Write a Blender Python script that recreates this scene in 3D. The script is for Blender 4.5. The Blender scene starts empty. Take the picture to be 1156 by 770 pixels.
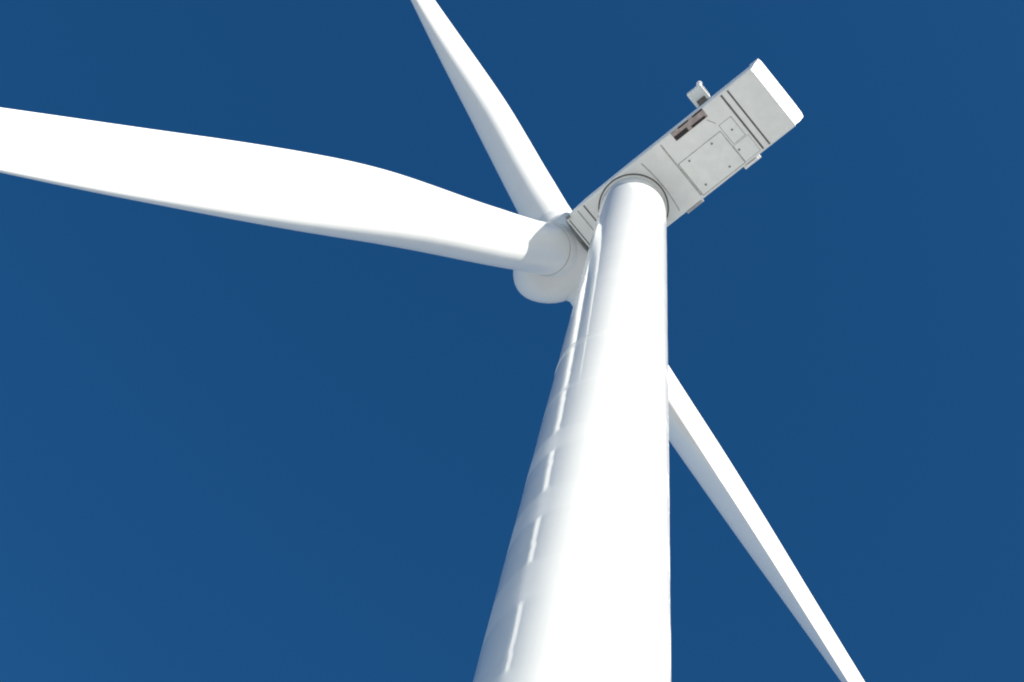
import bpy, bmesh, math, random
from mathutils import Vector, Matrix
R = math.radians
random.seed(7)
S = bpy.context.scene
C = S.collection

# ------------------------------------------------------------------ camera
CAM_D, CAM_YAW, CAM_PITCH, CAM_ROLL, CAM_F = 15.6196, R(-12.6728), R(74.0397), R(19.4294), 1939.784
cd = bpy.data.cameras.new('camera'); cam = bpy.data.objects.new('camera', cd); C.objects.link(cam)
cd.sensor_fit = 'HORIZONTAL'; cd.sensor_width = 36.0; cd.lens = CAM_F / 1156 * 36.0
cd.clip_start = 0.1; cd.clip_end = 40000
fwd = Vector((math.sin(CAM_YAW) * math.cos(CAM_PITCH), math.cos(CAM_YAW) * math.cos(CAM_PITCH), math.sin(CAM_PITCH)))
r0 = Vector((math.cos(CAM_YAW), -math.sin(CAM_YAW), 0)); u0 = r0.cross(fwd)
rt = math.cos(CAM_ROLL) * r0 + math.sin(CAM_ROLL) * u0
up = -math.sin(CAM_ROLL) * r0 + math.cos(CAM_ROLL) * u0
m = Matrix((rt, up, -fwd)).transposed().to_4x4(); m.translation = Vector((0, -CAM_D, 1.7))
cam.matrix_world = m
S.camera = cam

# ------------------------------------------------------------------ sky and sun
SUN_AZ, SUN_EL = R(46.6), R(14.4)          # azimuth measured from -Y towards +X
sdir = Vector((math.sin(SUN_AZ) * math.cos(SUN_EL), -math.cos(SUN_AZ) * math.cos(SUN_EL), math.sin(SUN_EL)))
w = bpy.data.worlds.new('World'); S.world = w; w.use_nodes = True
nt = w.node_tree; bg = nt.nodes['Background']
sky = nt.nodes.new('ShaderNodeTexSky'); sky.sky_type = 'NISHITA'; sky.sun_disc = False
sky.sun_elevation = SUN_EL
sky.sun_rotation = math.atan2(sdir.x, sdir.y)
sky.altitude = 600; sky.air_density = 1.0; sky.dust_density = 0.7; sky.ozone_density = 4.0
hs = nt.nodes.new('ShaderNodeHueSaturation'); hs.inputs['Saturation'].default_value = 1.20
nt.links.new(sky.outputs[0], hs.inputs['Color']); nt.links.new(hs.outputs[0], bg.inputs['Color'])
bg.inputs['Strength'].default_value = 0.086
sl = bpy.data.lights.new('sun', 'SUN'); sl.energy = 4.8; sl.angle = R(0.53); sl.color = (1.0, 0.94, 0.83)
so = bpy.data.objects.new('sun', sl); C.objects.link(so)
so.rotation_euler = sdir.to_track_quat('Z', 'Y').to_euler(); so.location = (60, -60, 60)
S.view_settings.view_transform = 'Standard'; S.view_settings.look = 'None'
S.view_settings.gamma = 1.0; S.view_settings.use_curve_mapping = False
S.view_settings.exposure = 0.87
S.render.engine = 'CYCLES'; S.cycles.max_bounces = 8; S.cycles.pixel_filter_type = 'BLACKMAN_HARRIS'; S.cycles.filter_width = 2.0

# ------------------------------------------------------------------ materials
def mat(name, col, rough=0.4, coat=0.0, var=0.0, scale=1.0, col2=None, stretch=(1, 1, 1), bump=0.0, coat_rough=0.08, spec=0.5):
    mt = bpy.data.materials.new(name); mt.use_nodes = True
    n = mt.node_tree.nodes; l = mt.node_tree.links; b = n['Principled BSDF']
    b.inputs['Base Color'].default_value = (*col, 1); b.inputs['Roughness'].default_value = rough
    b.inputs['Coat Weight'].default_value = coat; b.inputs['Coat Roughness'].default_value = coat_rough
    b.inputs['Specular IOR Level'].default_value = spec
    if var or col2:
        tc = n.new('ShaderNodeTexCoord'); mp = n.new('ShaderNodeMapping'); mp.inputs['Scale'].default_value = stretch
        no = n.new('ShaderNodeTexNoise'); no.inputs['Scale'].default_value = scale; no.inputs['Detail'].default_value = 7
        no.inputs['Roughness'].default_value = 0.62
        l.new(tc.outputs['Object'], mp.inputs[0]); l.new(mp.outputs[0], no.inputs['Vector'])
        cr = n.new('ShaderNodeValToRGB'); cr.color_ramp.elements[0].position = 0.32; cr.color_ramp.elements[1].position = 0.68
        c2 = col2 or tuple(c * (1 - var) for c in col)
        cr.color_ramp.elements[0].color = (*c2, 1); cr.color_ramp.elements[1].color = (*col, 1)
        l.new(no.outputs['Fac'], cr.inputs[0]); l.new(cr.outputs[0], b.inputs['Base Color'])
        rr = n.new('ShaderNodeMapRange'); rr.inputs['To Min'].default_value = rough * 1.25; rr.inputs['To Max'].default_value = rough * 0.85
        l.new(no.outputs['Fac'], rr.inputs['Value']); l.new(rr.outputs[0], b.inputs['Roughness'])
        if bump:
            bp = n.new('ShaderNodeBump'); bp.inputs['Strength'].default_value = bump; bp.inputs['Distance'].default_value = 0.02
            l.new(no.outputs['Fac'], bp.inputs['Height']); l.new(bp.outputs[0], b.inputs['Normal'])
    return mt
M_tower = mat('tower_paint', (0.78, 0.785, 0.755), 0.38, coat=0.8, var=0.05, scale=0.9, stretch=(1, 1, 0.25), coat_rough=0.05)
# tower coat: glossy plates alternate with bands that were repainted dull over the welds
n = M_tower.node_tree.nodes; l = M_tower.node_tree.links; b = n['Principled BSDF']
tc = n.new('ShaderNodeTexCoord'); sx = n.new('ShaderNodeSeparateXYZ'); l.new(tc.outputs['Object'], sx.inputs[0])
nz = n.new('ShaderNodeTexNoise'); nz.inputs['Scale'].default_value = 1.6; nz.inputs['Detail'].default_value = 3; l.new(tc.outputs['Object'], nz.inputs['Vector'])
ma = n.new('ShaderNodeMath'); ma.operation = 'MULTIPLY_ADD'; ma.inputs[1].default_value = 0.5; l.new(nz.outputs['Fac'], ma.inputs[0]); l.new(sx.outputs['Z'], ma.inputs[2])
mr = n.new('ShaderNodeMapRange'); mr.inputs['From Min'].default_value = 10.25; mr.inputs['From Max'].default_value = 60.25; l.new(ma.outputs[0], mr.inputs['Value'])
cr = n.new('ShaderNodeValToRGB'); cr.color_ramp.interpolation = 'LINEAR'
dull = [(12.0, 13.6), (16.4, 18.2), (20.8, 22.9), (25.6, 27.6), (29.2, 30.0), (33.1, 35.2), (38.1, 39.8), (43.0, 44.5), (48.5, 48.75), (53.4, 53.65)]
el = cr.color_ramp.elements; el[0].position = 0; el[0].color = (1, 1, 1, 1); el[1].position = 1; el[1].color = (1, 1, 1, 1)
for z0, z1 in dull[3:]:
    for z, v in ((z0 - 0.08, 1), (z0, 0), (z1, 0), (z1 + 0.12, 1)):
        e = el.new((z - 10) / 50); e.color = (v, v, v, 1)
l.new(mr.outputs[0], cr.inputs[0])
cw = n.new('ShaderNodeMapRange'); cw.inputs['To Min'].default_value = 0.27; cw.inputs['To Max'].default_value = 0.045; l.new(cr.outputs[0], cw.inputs['Value']); l.new(cw.outputs[0], b.inputs['Coat Roughness'])
M_blade = mat('blade_gelcoat', (0.79, 0.79, 0.775), 0.36, coat=0.25, var=0.05, scale=0.5, coat_rough=0.15)
M_hub = mat('spinner_gelcoat', (0.70, 0.71, 0.705), 0.42, coat=0.15, var=0.06, scale=0.8, coat_rough=0.2)
M_nac = mat('nacelle_panel', (0.79, 0.80, 0.78), 0.5, var=0.10, scale=1.3)
M_nac2 = mat('nacelle_hatch_panel', (0.79, 0.81, 0.79), 0.48, var=0.10, scale=2.2)
M_rear = mat('rear_panel_paint', (0.80, 0.80, 0.785), 0.4, var=0.03, scale=1.5)
M_joint = mat('panel_joint_gap', (0.45, 0.45, 0.43), 0.8, var=0.5, scale=5)
M_dark = mat('dark_seal', (0.16, 0.15, 0.148), 0.8, var=0.3, scale=6)
M_slot = mat('vent_slot', (0.030, 0.024, 0.024), 0.85, var=0.4, scale=9)
M_oil = mat('oily_vent_frame', (0.42, 0.355, 0.34), 0.6, var=0.4, scale=4)
M_seal = mat('root_seal_rubber', (0.50, 0.50, 0.49), 0.7, var=0.2, scale=4)
M_metal = mat('galvanised_metal', (0.42, 0.44, 0.46), 0.4, var=0.2, scale=6)
M_cap = mat('corner_cap_gloss', (0.72, 0.75, 0.78), 0.12, coat=1.0)  # pale gloss for the cap that imitates a sunlit box corner
M_ground = mat('pale_dry_ground', (0.80, 0.765, 0.68), 0.85, var=0.1, scale=0.05, col2=(0.70, 0.66, 0.57), bump=0.3)
M_gravel = mat('gravel_pad', (0.36, 0.34, 0.31), 0.95, var=0.4, scale=2.5, bump=0.6)

# ------------------------------------------------------------------ helpers
def link(name, bm, mats, parent=None, smooth=True, sharp=35):
    bmesh.ops.recalc_face_normals(bm, faces=bm.faces[:])
    for f in bm.faces: f.smooth = smooth
    if smooth and sharp:
        for e in bm.edges:
            if len(e.link_faces) == 2 and e.calc_face_angle(0) > R(sharp): e.smooth = False
    me = bpy.data.meshes.new(name); bm.to_mesh(me); bm.free()
    for mt in (mats if isinstance(mats, (list, tuple)) else [mats]): me.materials.append(mt)
    o = bpy.data.objects.new(name, me); C.objects.link(o)
    if parent: o.parent = parent
    return o
def loft(bm, rings, close_start=True, close_end=True, mi=0, cyclic=True):
    vs = [[bm.verts.new(p) for p in rg] for rg in rings]
    n = len(vs[0])
    for a, b in zip(vs, vs[1:]):
        for i in range(n if cyclic else n - 1):
            j = (i + 1) % n
            bm.faces.new((a[i], a[j], b[j], b[i])).material_index = mi
    if close_start: bm.faces.new(vs[0]).material_index = mi
    if close_end: bm.faces.new(vs[-1]).material_index = mi
    return vs
def box(bm, c, size, mi=0, bev=0.0, frame=None):
    g = bmesh.ops.create_cube(bm, size=1.0); vs = g['verts']
    for v in vs: v.co = Vector((v.co.x * size[0], v.co.y * size[1], v.co.z * size[2]))
    fs = set(f for v in vs for f in v.link_faces)
    if bev:
        es = list(set(e for v in vs for e in v.link_edges))
        r = bmesh.ops.bevel(bm, geom=es, offset=bev, segments=2, affect='EDGES', profile=0.5)
        vs = list(set(v for f in r['faces'] for v in f.verts) | set(v for v in vs if v.is_valid)); fs = set(f for v in vs for f in v.link_faces)
    for v in vs:
        p = v.co.copy()
        if frame: p = frame @ p
        v.co = p + Vector(c)
    for f in fs: f.material_index = mi
def revolve(bm, prof, origin, axis, seg=64, mi=0, closed_ends=(True, True)):
    axis = axis.normalized(); a = axis.orthogonal().normalized(); b = axis.cross(a)
    rings = []
    for t, r in prof:
        rings.append([origin + axis * t + (a * math.cos(2 * math.pi * i / seg) + b * math.sin(2 * math.pi * i / seg)) * r for i in range(seg)])
    loft(bm, rings, closed_ends[0], closed_ends[1], mi)
def torus(bm, origin, axis, rad, tr, seg=96, ts=10, mi=0, flat=1.0):
    axis = axis.normalized(); a = axis.orthogonal().normalized(); b = axis.cross(a)
    vs = []
    for i in range(seg):
        th = 2 * math.pi * i / seg; d = a * math.cos(th) + b * math.sin(th)
        vs.append([bm.verts.new(origin + d * (rad + tr * math.cos(2 * math.pi * k / ts)) + axis * (tr * flat * math.sin(2 * math.pi * k / ts))) for k in range(ts)])
    for i in range(seg):
        for k in range(ts):
            bm.faces.new((vs[i][k], vs[(i + 1) % seg][k], vs[(i + 1) % seg][(k + 1) % ts], vs[i][(k + 1) % ts])).material_index = mi

# ------------------------------------------------------------------ ground
bm = bmesh.new()
rings = []
for rr in (9, 30, 90, 300, 1000, 4000, 18000):
    ring = []
    for i in range(72):
        a = 2 * math.pi * i / 72
        ring.append((rr * math.cos(a), rr * math.sin(a), 0.0 if rr < 200 else -0.1 + 3.0 * math.sin(a * 3 + rr) * (rr / 18000)))
    rings.append(ring)
loft(bm, rings, True, False)
g = link('ground', bm, M_ground); g['kind'] = 'structure'
bm = bmesh.new()
ring = [(random.uniform(6.4, 7.0) * math.cos(2 * math.pi * i / 48), random.uniform(6.4, 7.0) * math.sin(2 * math.pi * i / 48), 0.004) for i in range(48)]
bm.faces.new([bm.verts.new(p) for p in ring])
g = link('path', bm, M_gravel); g['kind'] = 'structure'

# ------------------------------------------------------------------ turbine frame of reference
HT, DT, DB = 84.0, 3.193, 4.353
PSI, TILT, CONE, PHI = R(-45.9937), R(3.9656), R(6.4829), -119.9448
LR, LF, LH, HZ = 8.45, 2.92, 4.3013, 2.1483
back = Vector((math.cos(PSI), math.sin(PSI), 0)); side = Vector((-math.sin(PSI), math.cos(PSI), 0)); Z = Vector((0, 0, 1))
front = -back * math.cos(TILT) + Z * math.sin(TILT)
upr = Z * math.cos(TILT) + back * math.sin(TILT)
HUB = front * (LH / math.cos(TILT)) + Vector((0, 0, HT + HZ))
ZB = HT + 0.25
NF = Matrix((back, side, Z)).transposed()          # nacelle axes
def N(a, b, z=0.0): return back * a + side * b + Vector((0, 0, ZB + z))

root = bpy.data.objects.new('wind_turbine', None); C.objects.link(root)
root['label'] = 'white three-bladed wind turbine with grey nacelle towering against a deep blue sky'
root['category'] = 'wind turbine'

# ------------------------------------------------------------------ tower: rolled plate cans with weld seams, slightly out of round
def RT(z): return (DB + (DT - DB) * z / HT) / 2
CAN = 2.8; NC = 30; SEG = 192; SUB = 14
can_modes = [[(k, random.uniform(0.35, 1.0) * q / k, random.uniform(0, 6.28)) for k, q in ((2, 0.009), (3, 0.009), (5, 0.003))] for _ in range(NC + 1)]
bm = bmesh.new(); rings = []
for c in range(NC):
    for s in range(SUB + (1 if c == NC - 1 else 0)):
        t = s / SUB; z = (c + t) * CAN
        # the plate bulges a little between the seams; roundness errors change from can to can
        wgt = 0.5 - 0.5 * math.cos(2 * math.pi * t)
        ring = []
        for i in range(SEG):
            th = 2 * math.pi * i / SEG
            ov = sum(a * math.cos(k * th + ph) for k, a, ph in can_modes[c])
            r = RT(z) + wgt * ov - 0.0035 * math.exp(-(min(t, 1 - t) * CAN / 0.10) ** 2)
            ring.append((r * math.cos(th), r * math.sin(th), z))
        rings.append(ring)
loft(bm, rings)
tower = link('tower', bm, M_tower, root, sharp=50)
# section flanges: thin bead all round
for zf in (23.0, 53.9):
    bm = bmesh.new(); torus(bm, Vector((0, 0, zf)), Z, RT(zf) - 0.004, 0.016, seg=160, flat=1.2)
    link('section_joint', bm, M_tower, tower)

# yaw collar between tower top and nacelle
bm = bmesh.new()
revolve(bm, [(0.002, 1.50), (0.002, DT / 2 + 0.035), (0.09, DT / 2 + 0.035), (0.09, DT / 2 + 0.02), (0.262, DT / 2 + 0.02), (0.262, 1.45)], Vector((0, 0, HT)), Z, 96)
link('yaw_collar', bm, M_nac, root)

# ------------------------------------------------------------------ nacelle
# cross-section loop (b, z) with rounded lower edges and rounded roof
def nsec(hb, ht, h, rb, rtp):
    pts = []
    def arc(cx, cz, r, a0, a1, n=8):
        for i in range(n + 1):
            a = R(a0 + (a1 - a0) * i / n); pts.append((cx + r * math.cos(a), cz + r * math.sin(a)))
    arc(hb - rb, rb, rb, 270, 360); arc(ht - rtp, h - rtp, rtp, 0, 90); arc(-ht + rtp, h - rtp, rtp, 90, 180); arc(-hb + rb, rb, rb, 180, 270)
    return pts
NH = 3.9
bm = bmesh.new()
secs = [(-LF, 1.62, 1.40, 3.70, 0.08, 0.6, 0.05), (-LF + 0.10, 1.70, 1.45, 3.76, 0.12, 0.62, 0.0), (-2.0, 1.74, 1.5, 3.85, 0.13, 0.65, 0.0), (0, 1.76, 1.52, NH, 0.13, 0.7, 0.0), (4, 1.76, 1.52, NH, 0.13, 0.7, 0.0), (8.35, 1.76, 1.52, NH, 0.13, 0.7, 0.0), (8.49, 1.76, 1.52, NH, 0.13, 0.7, 0.0)]
rings = []
for a, hb, ht, h, rb, rtp, dz in secs:
    rings.append([N(a, b, z + dz) for b, z in nsec(hb, ht, h, rb, rtp)])
loft(bm, rings)
# panel joints of the underside: proud sealing strips in the same shell
def strip(bm, p, q, wd, th=0.012, mi=1, lift=0.0):
    a0, b0 = p; a1, b1 = q; d = Vector((a1 - a0, b1 - b0, 0)); L = d.length; d.normalize()
    f = NF @ Matrix((d, Vector((-d.y, d.x, 0)), Vector((0, 0, 1)))).transposed()
    box(bm, N((a0 + a1) / 2, (b0 + b1) / 2, -th / 2 + 0.002 - lift), (L, wd, th), mi, frame=f)
for a, b0, b1, wd, mi in ((6.65, -1.64, 1.64, 0.095, 2), (7.02, -1.63, 1.66, 0.085, 2), (2.95, -1.60, 1.55, 0.065, 1),
                      (-1.80, -1.64, 1.60, 0.07, 2), (-2.19, -1.62, 1.58, 0.05, 1), (-2.80, -1.5, 1.5, 0.05, 2)):
    strip(bm, (a, b0), (a, b1), wd, mi=mi)
prev = None
for i in range(13):                                  # curved joint round the yaw bearing
    b = -1.48 + 2.96 * i / 12; a = 1.80 - 0.13 * (b / 1.48) ** 2
    if prev: strip(bm, prev, (a, b), 0.045, th=0.012 + 0.0005 * (i % 2))
    prev = (a, b)
strip(bm, (5.40, -1.15), (5.64, -0.74), 0.035)
nac = link('nacelle', bm, [M_nac, M_joint, M_dark], root, sharp=30)

# yaw bearing seal: dark ring on the underside
bm = bmesh.new(); torus(bm, Vector((0, 0, ZB - 0.004)), Z, DT / 2 + 0.085, 0.038, mi=0, flat=0.5)
link('bearing_seal', bm, M_dark, nac)

# sloped rear panel
bm = bmesh.new()
def slope(z): return 8.52 + 0.55 * min(1.0, z / 0.95) ** 0.9 - 0.02 * max(0, z - 1.0)
def rhw(z): return 1.68 + 0.08 * min(1, z / 0.5) - 0.08 * max(0, z - 1.0) - 0.35 * max(0, (z - 3.0) / 0.9) ** 2
cols = 13; rows = [0.0, 0.04, 0.12, 0.25, 0.4, 0.55, 0.7, 0.85, 0.95, 1.05, 1.3, 2.0, 3.0, 3.5, 3.8]
grid = []
for z in rows:
    hw = rhw(z)
    row = []
    for j in range(cols):
        s = -1 + 2 * j / (cols - 1)
        s = math.copysign(abs(s) ** 0.7, s)
        edge = max(0, (abs(s) - 0.94) / 0.06)
        row.append(bm.verts.new(N(slope(z) - 0.05 * edge, s * hw, z + 0.0)))
    grid.append(row)
for i in range(len(grid) - 1):
    for j in range(cols - 1):
        bm.faces.new((grid[i][j], grid[i][j + 1], grid[i + 1][j + 1], grid[i + 1][j]))
bot = [bm.verts.new(N(8.492, (-1 + 2 * j / (cols - 1)) * 1.68, 0.0)) for j in range(cols)]
top = [bm.verts.new(N(8.492, (-1 + 2 * j / (cols - 1)) * rhw(3.8), 3.8)) for j in range(cols)]
for j in range(cols - 1):
    bm.faces.new((bot[j], bot[j + 1], grid[0][j + 1], grid[0][j]))
    bm.faces.new((top[j], top[j + 1], grid[-1][j + 1], grid[-1][j]))
for j in (0, cols - 1):
    cl = [bm.verts.new(N(8.492, rhw(z) * (-1 if j == 0 else 1), z)) for z in rows]
    for i in range(len(rows) - 1):
        bm.faces.new((cl[i], cl[i + 1], grid[i + 1][j], grid[i][j]))
bmesh.ops.remove_doubles(bm, verts=bm.verts[:], dist=0.0005)
link('rear_panel', bm, M_rear, nac, sharp=40)

# service hatch with its frame line and fasteners
def hatch(name, a0, a1, b0, b1, bolts=(), gap=0.03, th=0.016):
    bm = bmesh.new()
    box(bm, N((a0 + a1) / 2, (b0 + b1) / 2, -th / 2 + 0.003), (a1 - a0, b1 - b0, th), 0, bev=0.004, frame=NF)
    e = gap
    for p, q in (((a0 - e, b0 - e / 2), (a1 + e, b0 - e / 2)), ((a1 + e / 2, b0), (a1 + e / 2, b1)), ((a0 - e, b1 + e / 2), (a1 + e, b1 + e / 2)), ((a0 - e / 2, b0), (a0 - e / 2, b1))):
        strip(bm, p, q, gap, th=0.009, mi=1)
    for a, b in bolts:
        revolve(bm, [(0.0, 0.035), (0.020, 0.055), (0.045, 0.06), (0.05, 0.03)], N(a, b, -th - 0.03), Z, 16, mi=2)
    return link(name, bm, [M_nac2, M_joint, M_metal_dark], nac, sharp=25)
M_metal_dark = mat('dark_fastener', (0.24, 0.24, 0.23), 0.5, var=0.3, scale=20)
hatch('service_hatch', 3.05, 5.55, -0.30, 1.60, ((3.54, -0.12), (4.89, -0.10), (4.87, 1.31), (3.44, 1.28)), gap=0.04)
hatch('crane_hatch', 5.70, 6.38, -0.55, 0.56, ((6.05, -0.02),), gap=0.028)
hatch('side_hatch', 5.62, 6.48, 0.66, 1.60, ((5.72, 0.95),), gap=0.02, th=0.010)

# oily louvred vent
bm = bmesh.new()
box(bm, N(4.61, -1.50, -0.010), (1.90, 0.50, 0.026), 0, bev=0.006, frame=NF)
for a, b, la, lb in ((4.40, -1.695, 0.62, 0.075), (5.25, -1.695, 0.60, 0.075), (4.06, -1.38, 0.76, 0.22), (5.05, -1.325, 0.80, 0.13)):
    box(bm, N(a, b, -0.026), (la, lb, 0.012), 1, frame=NF)
    k = max(1, int(la / 0.12))
    for i in range(k):
        box(bm, N(a - la / 2 + (i + 0.5) * la / k, b, -0.034), (0.012, lb * 0.92, 0.010), 2, frame=NF)
vent = link('air_vent', bm, [M_oil, M_slot, M_dark], nac, smooth=False)

# cooler / sensor box on the left roof edge
bm = bmesh.new()
zc = 3.2
box(bm, N(5.62, -1.98, zc), (0.86, 0.82, 0.62), 0, bev=0.05, frame=NF)
box(bm, N(5.58, -2.0, zc - 0.318), (0.66, 0.62, 0.02), 0, bev=0.006, frame=NF)
box(bm, N(6.055, -1.98, zc), (0.03, 0.62, 0.46), 1, frame=NF)
for i in range(5): box(bm, N(6.075, -1.98, zc - 0.18 + 0.09 * i), (0.02, 0.62, 0.02), 0, frame=NF)
box(bm, N(5.62, -1.66, zc - 0.36), (0.5, 0.36, 0.08), 1, bev=0.01, frame=NF)
sb = link('sensor_box', bm, [M_nac2, M_dark], nac)
bm = bmesh.new()  # small pale cap, added to imitate the sunlit outer corner of the box
revolve(bm, [(0, 0.13), (0.05, 0.15), (0.16, 0.15), (0.26, 0.11), (0.30, 0.03)], N(5.98, -2.36, zc + 0.27), Z, 20)
link('sunlit_corner_cap', bm, M_cap, nac)

# rails and brackets standing proud of the right-hand side
bm = bmesh.new(); box(bm, N(5.83, 1.86, 0.34), (0.95, 0.18, 0.24), 0, bev=0.02, frame=NF); box(bm, N(5.83, 1.83, 0.10), (0.7, 0.10, 0.22), 0, bev=0.015, frame=NF)
link('side_bracket', bm, M_rear, nac)
bm = bmesh.new(); box(bm, N(2.36, 1.82, 0.24), (1.0, 0.16, 0.16), 0, bev=0.02, frame=NF); box(bm, N(2.36, 1.80, 0.08), (0.9, 0.08, 0.10), 0, frame=NF)
link('side_rail', bm, M_metal, nac)
bm = bmesh.new(); box(bm, N(-2.75, -1.66, 0.02), (0.22, 0.14, 0.16), 0, bev=0.02, frame=NF)
link('edge_latch', bm, M_metal_dark, nac)
# wind vane mast on the roof
bm = bmesh.new()
for b in (-0.7, 0.7):
    revolve(bm, [(0, 0.04), (1.1, 0.035), (1.12, 0.03)], N(7.4, b, NH - 0.02), Z, 16)
    box(bm, N(7.4, b, NH + 1.14), (0.5, 0.03, 0.12), frame=NF)
box(bm, N(7.4, 0, NH + 0.8), (0.05, 1.5, 0.05), frame=NF)
link('weather_mast', bm, M_metal, nac)

# ------------------------------------------------------------------ spinner
bm = bmesh.new()
prof = [(-1.20, 1.30), (-1.20, 1.66), (-1.12, 1.74), (-0.8, 1.84), (-0.1, 1.92), (0.7, 1.94), (1.3, 1.90), (1.7, 1.80), (2.05, 1.63), (2.35, 1.43), (2.65, 1.17), (2.9, 0.88), (3.08, 0.60), (3.18, 0.34), (3.22, 0.12)]
revolve(bm, prof, HUB, front, 96)
spin = link('spinner', bm, M_hub, root, sharp=45)

# ------------------------------------------------------------------ blades
LB, CR, RM, R0, PRE = 52.0, 2.58, 14.728, 2.50, -0.05
def lerp(x, xs, ys):
    if x <= xs[0]: return ys[0]
    for i in range(len(xs) - 1):
        if x <= xs[i + 1]: return ys[i] + (ys[i + 1] - ys[i]) * (x - xs[i]) / (xs[i + 1] - xs[i])
    return ys[-1]
def blade_shape(r):
    t = min(1, max(0, (r - R0) / (RM - R0))); s = t * t * (3 - 2 * t)
    def raw(r):
        t = min(1, max(0, (r - R0) / (RM - R0))); s = t * t * (3 - 2 * t)
        if r < RM: return (CR + (3.64 - CR) * s, 0.5 + (0.3052 - 0.5) * s, 15.965 + 1.513 * (1 - s), 1 + (0.538 - 1) * s ** 0.6)
        return (lerp(r, (RM, 22, 36, LB), (3.64, 3.70, 2.926, 0.794)), lerp(r, (RM, 36), (0.3052, 0.417)),
                lerp(r, (RM, 22, 36, LB), (15.965, 13.116, 3.466, 0.466)), lerp(r, (RM, 22, 36, LB), (0.538, 0.387, 0.2, 0.16)))
    if r < 4: v = raw(r)
    else:                                            # average over a span so that the spanwise curves are fair
        n = 9; sp = min(4.0, 0.9 * (r - 2.0), max(0.2, LB - r))
        vs = [raw(r + sp * (i / (n - 1) * 2 - 1)) for i in range(n)]; v = [sum(c) / n for c in zip(*vs)]
    c, ax, tw, th = v
    if r > LB - 1.6: c *= math.sqrt(max(0.02, 1 - ((r - LB + 1.6) / 1.62) ** 2))
    return c, ax, R(tw), th, s
def blade_bm(k):
    a = R(PHI + 120 * k)
    b = (math.cos(a) * side + math.sin(a) * upr) * math.cos(CONE) + front * math.sin(CONE)
    tan = (-math.sin(a) * side + math.cos(a) * upr)
    nrm = b.cross(tan); nrm = nrm * (1 if nrm.dot(front) > 0 else -1)
    n = 30; xs = [(1 - math.cos(math.pi * i / (n - 1))) / 2 for i in range(n)]
    rs = [1.95, 2.05] + [2.3 + 0.35 * i for i in range(36)]
    while rs[-1] < LB - 2.2: rs.append(rs[-1] + 0.8)
    rs += [LB - 1.6, LB - 1.2, LB - 0.8, LB - 0.45, LB - 0.2, LB - 0.05, LB]
    rings = []
    for r in rs:
        c, ax, tw, th, s = blade_shape(r)
        ce = tan * math.cos(tw) + nrm * math.sin(tw); cn = nrm * math.cos(tw) - tan * math.sin(tw)
        off = PRE * max(0, (r - 4) / 40) ** 2
        P = HUB + b * r + nrm * off
        up_, lo_ = [], []
        for x in xs:
            circ = math.sqrt(max(0, x * (1 - x)))
            air = 5 * (0.2969 * math.sqrt(x) - 0.126 * x - 0.3516 * x * x + 0.2843 * x ** 3 - 0.1036 * x ** 4)
            yt = th * ((1 - s) * circ + s * air); yc = s * 0.12 * x * (1 - x)
            te = s * 0.006 * x
            up_.append(P + ce * ((ax - x) * c) - cn * ((yc + yt + te) * c))
            lo_.append(P + ce * ((ax - x) * c) - cn * ((yc - yt - te) * c))
        rings.append(up_ + lo_[::-1][(0 if False else 0):-1])
    bm = bmesh.new(); loft(bm, rings)
    bmesh.ops.remove_doubles(bm, verts=bm.verts[:], dist=0.0006)
    return bm, b
for k, (lab, al) in {0: ('broad blade reaching left towards the viewer, fully sunlit', 0), 2: ('blade pointing up and away above the hub, lit along its right edge', 0), 1: ('blade behind the tower reaching to the lower right', 0)}.items():
    bm, b = blade_bm(k)
    bl = link('blade', bm, M_blade, root, sharp=45); bl['label'] = lab
    # stub of the hub that carries the blade, with a dark gap at the root
    bm = bmesh.new()
    revolve(bm, [(0.5, 1.38), (1.98, 1.38), (2.04, 1.35), (2.04, 1.28)], HUB, b, 72)
    rc = link('root_collar', bm, M_hub, spin, sharp=40)
    bm = bmesh.new()
    revolve(bm, [(2.0, 1.312), (2.06, 1.312), (2.07, 1.27)], HUB, b, 72, closed_ends=(True, True))
    link('root_seal', bm, M_seal, spin)
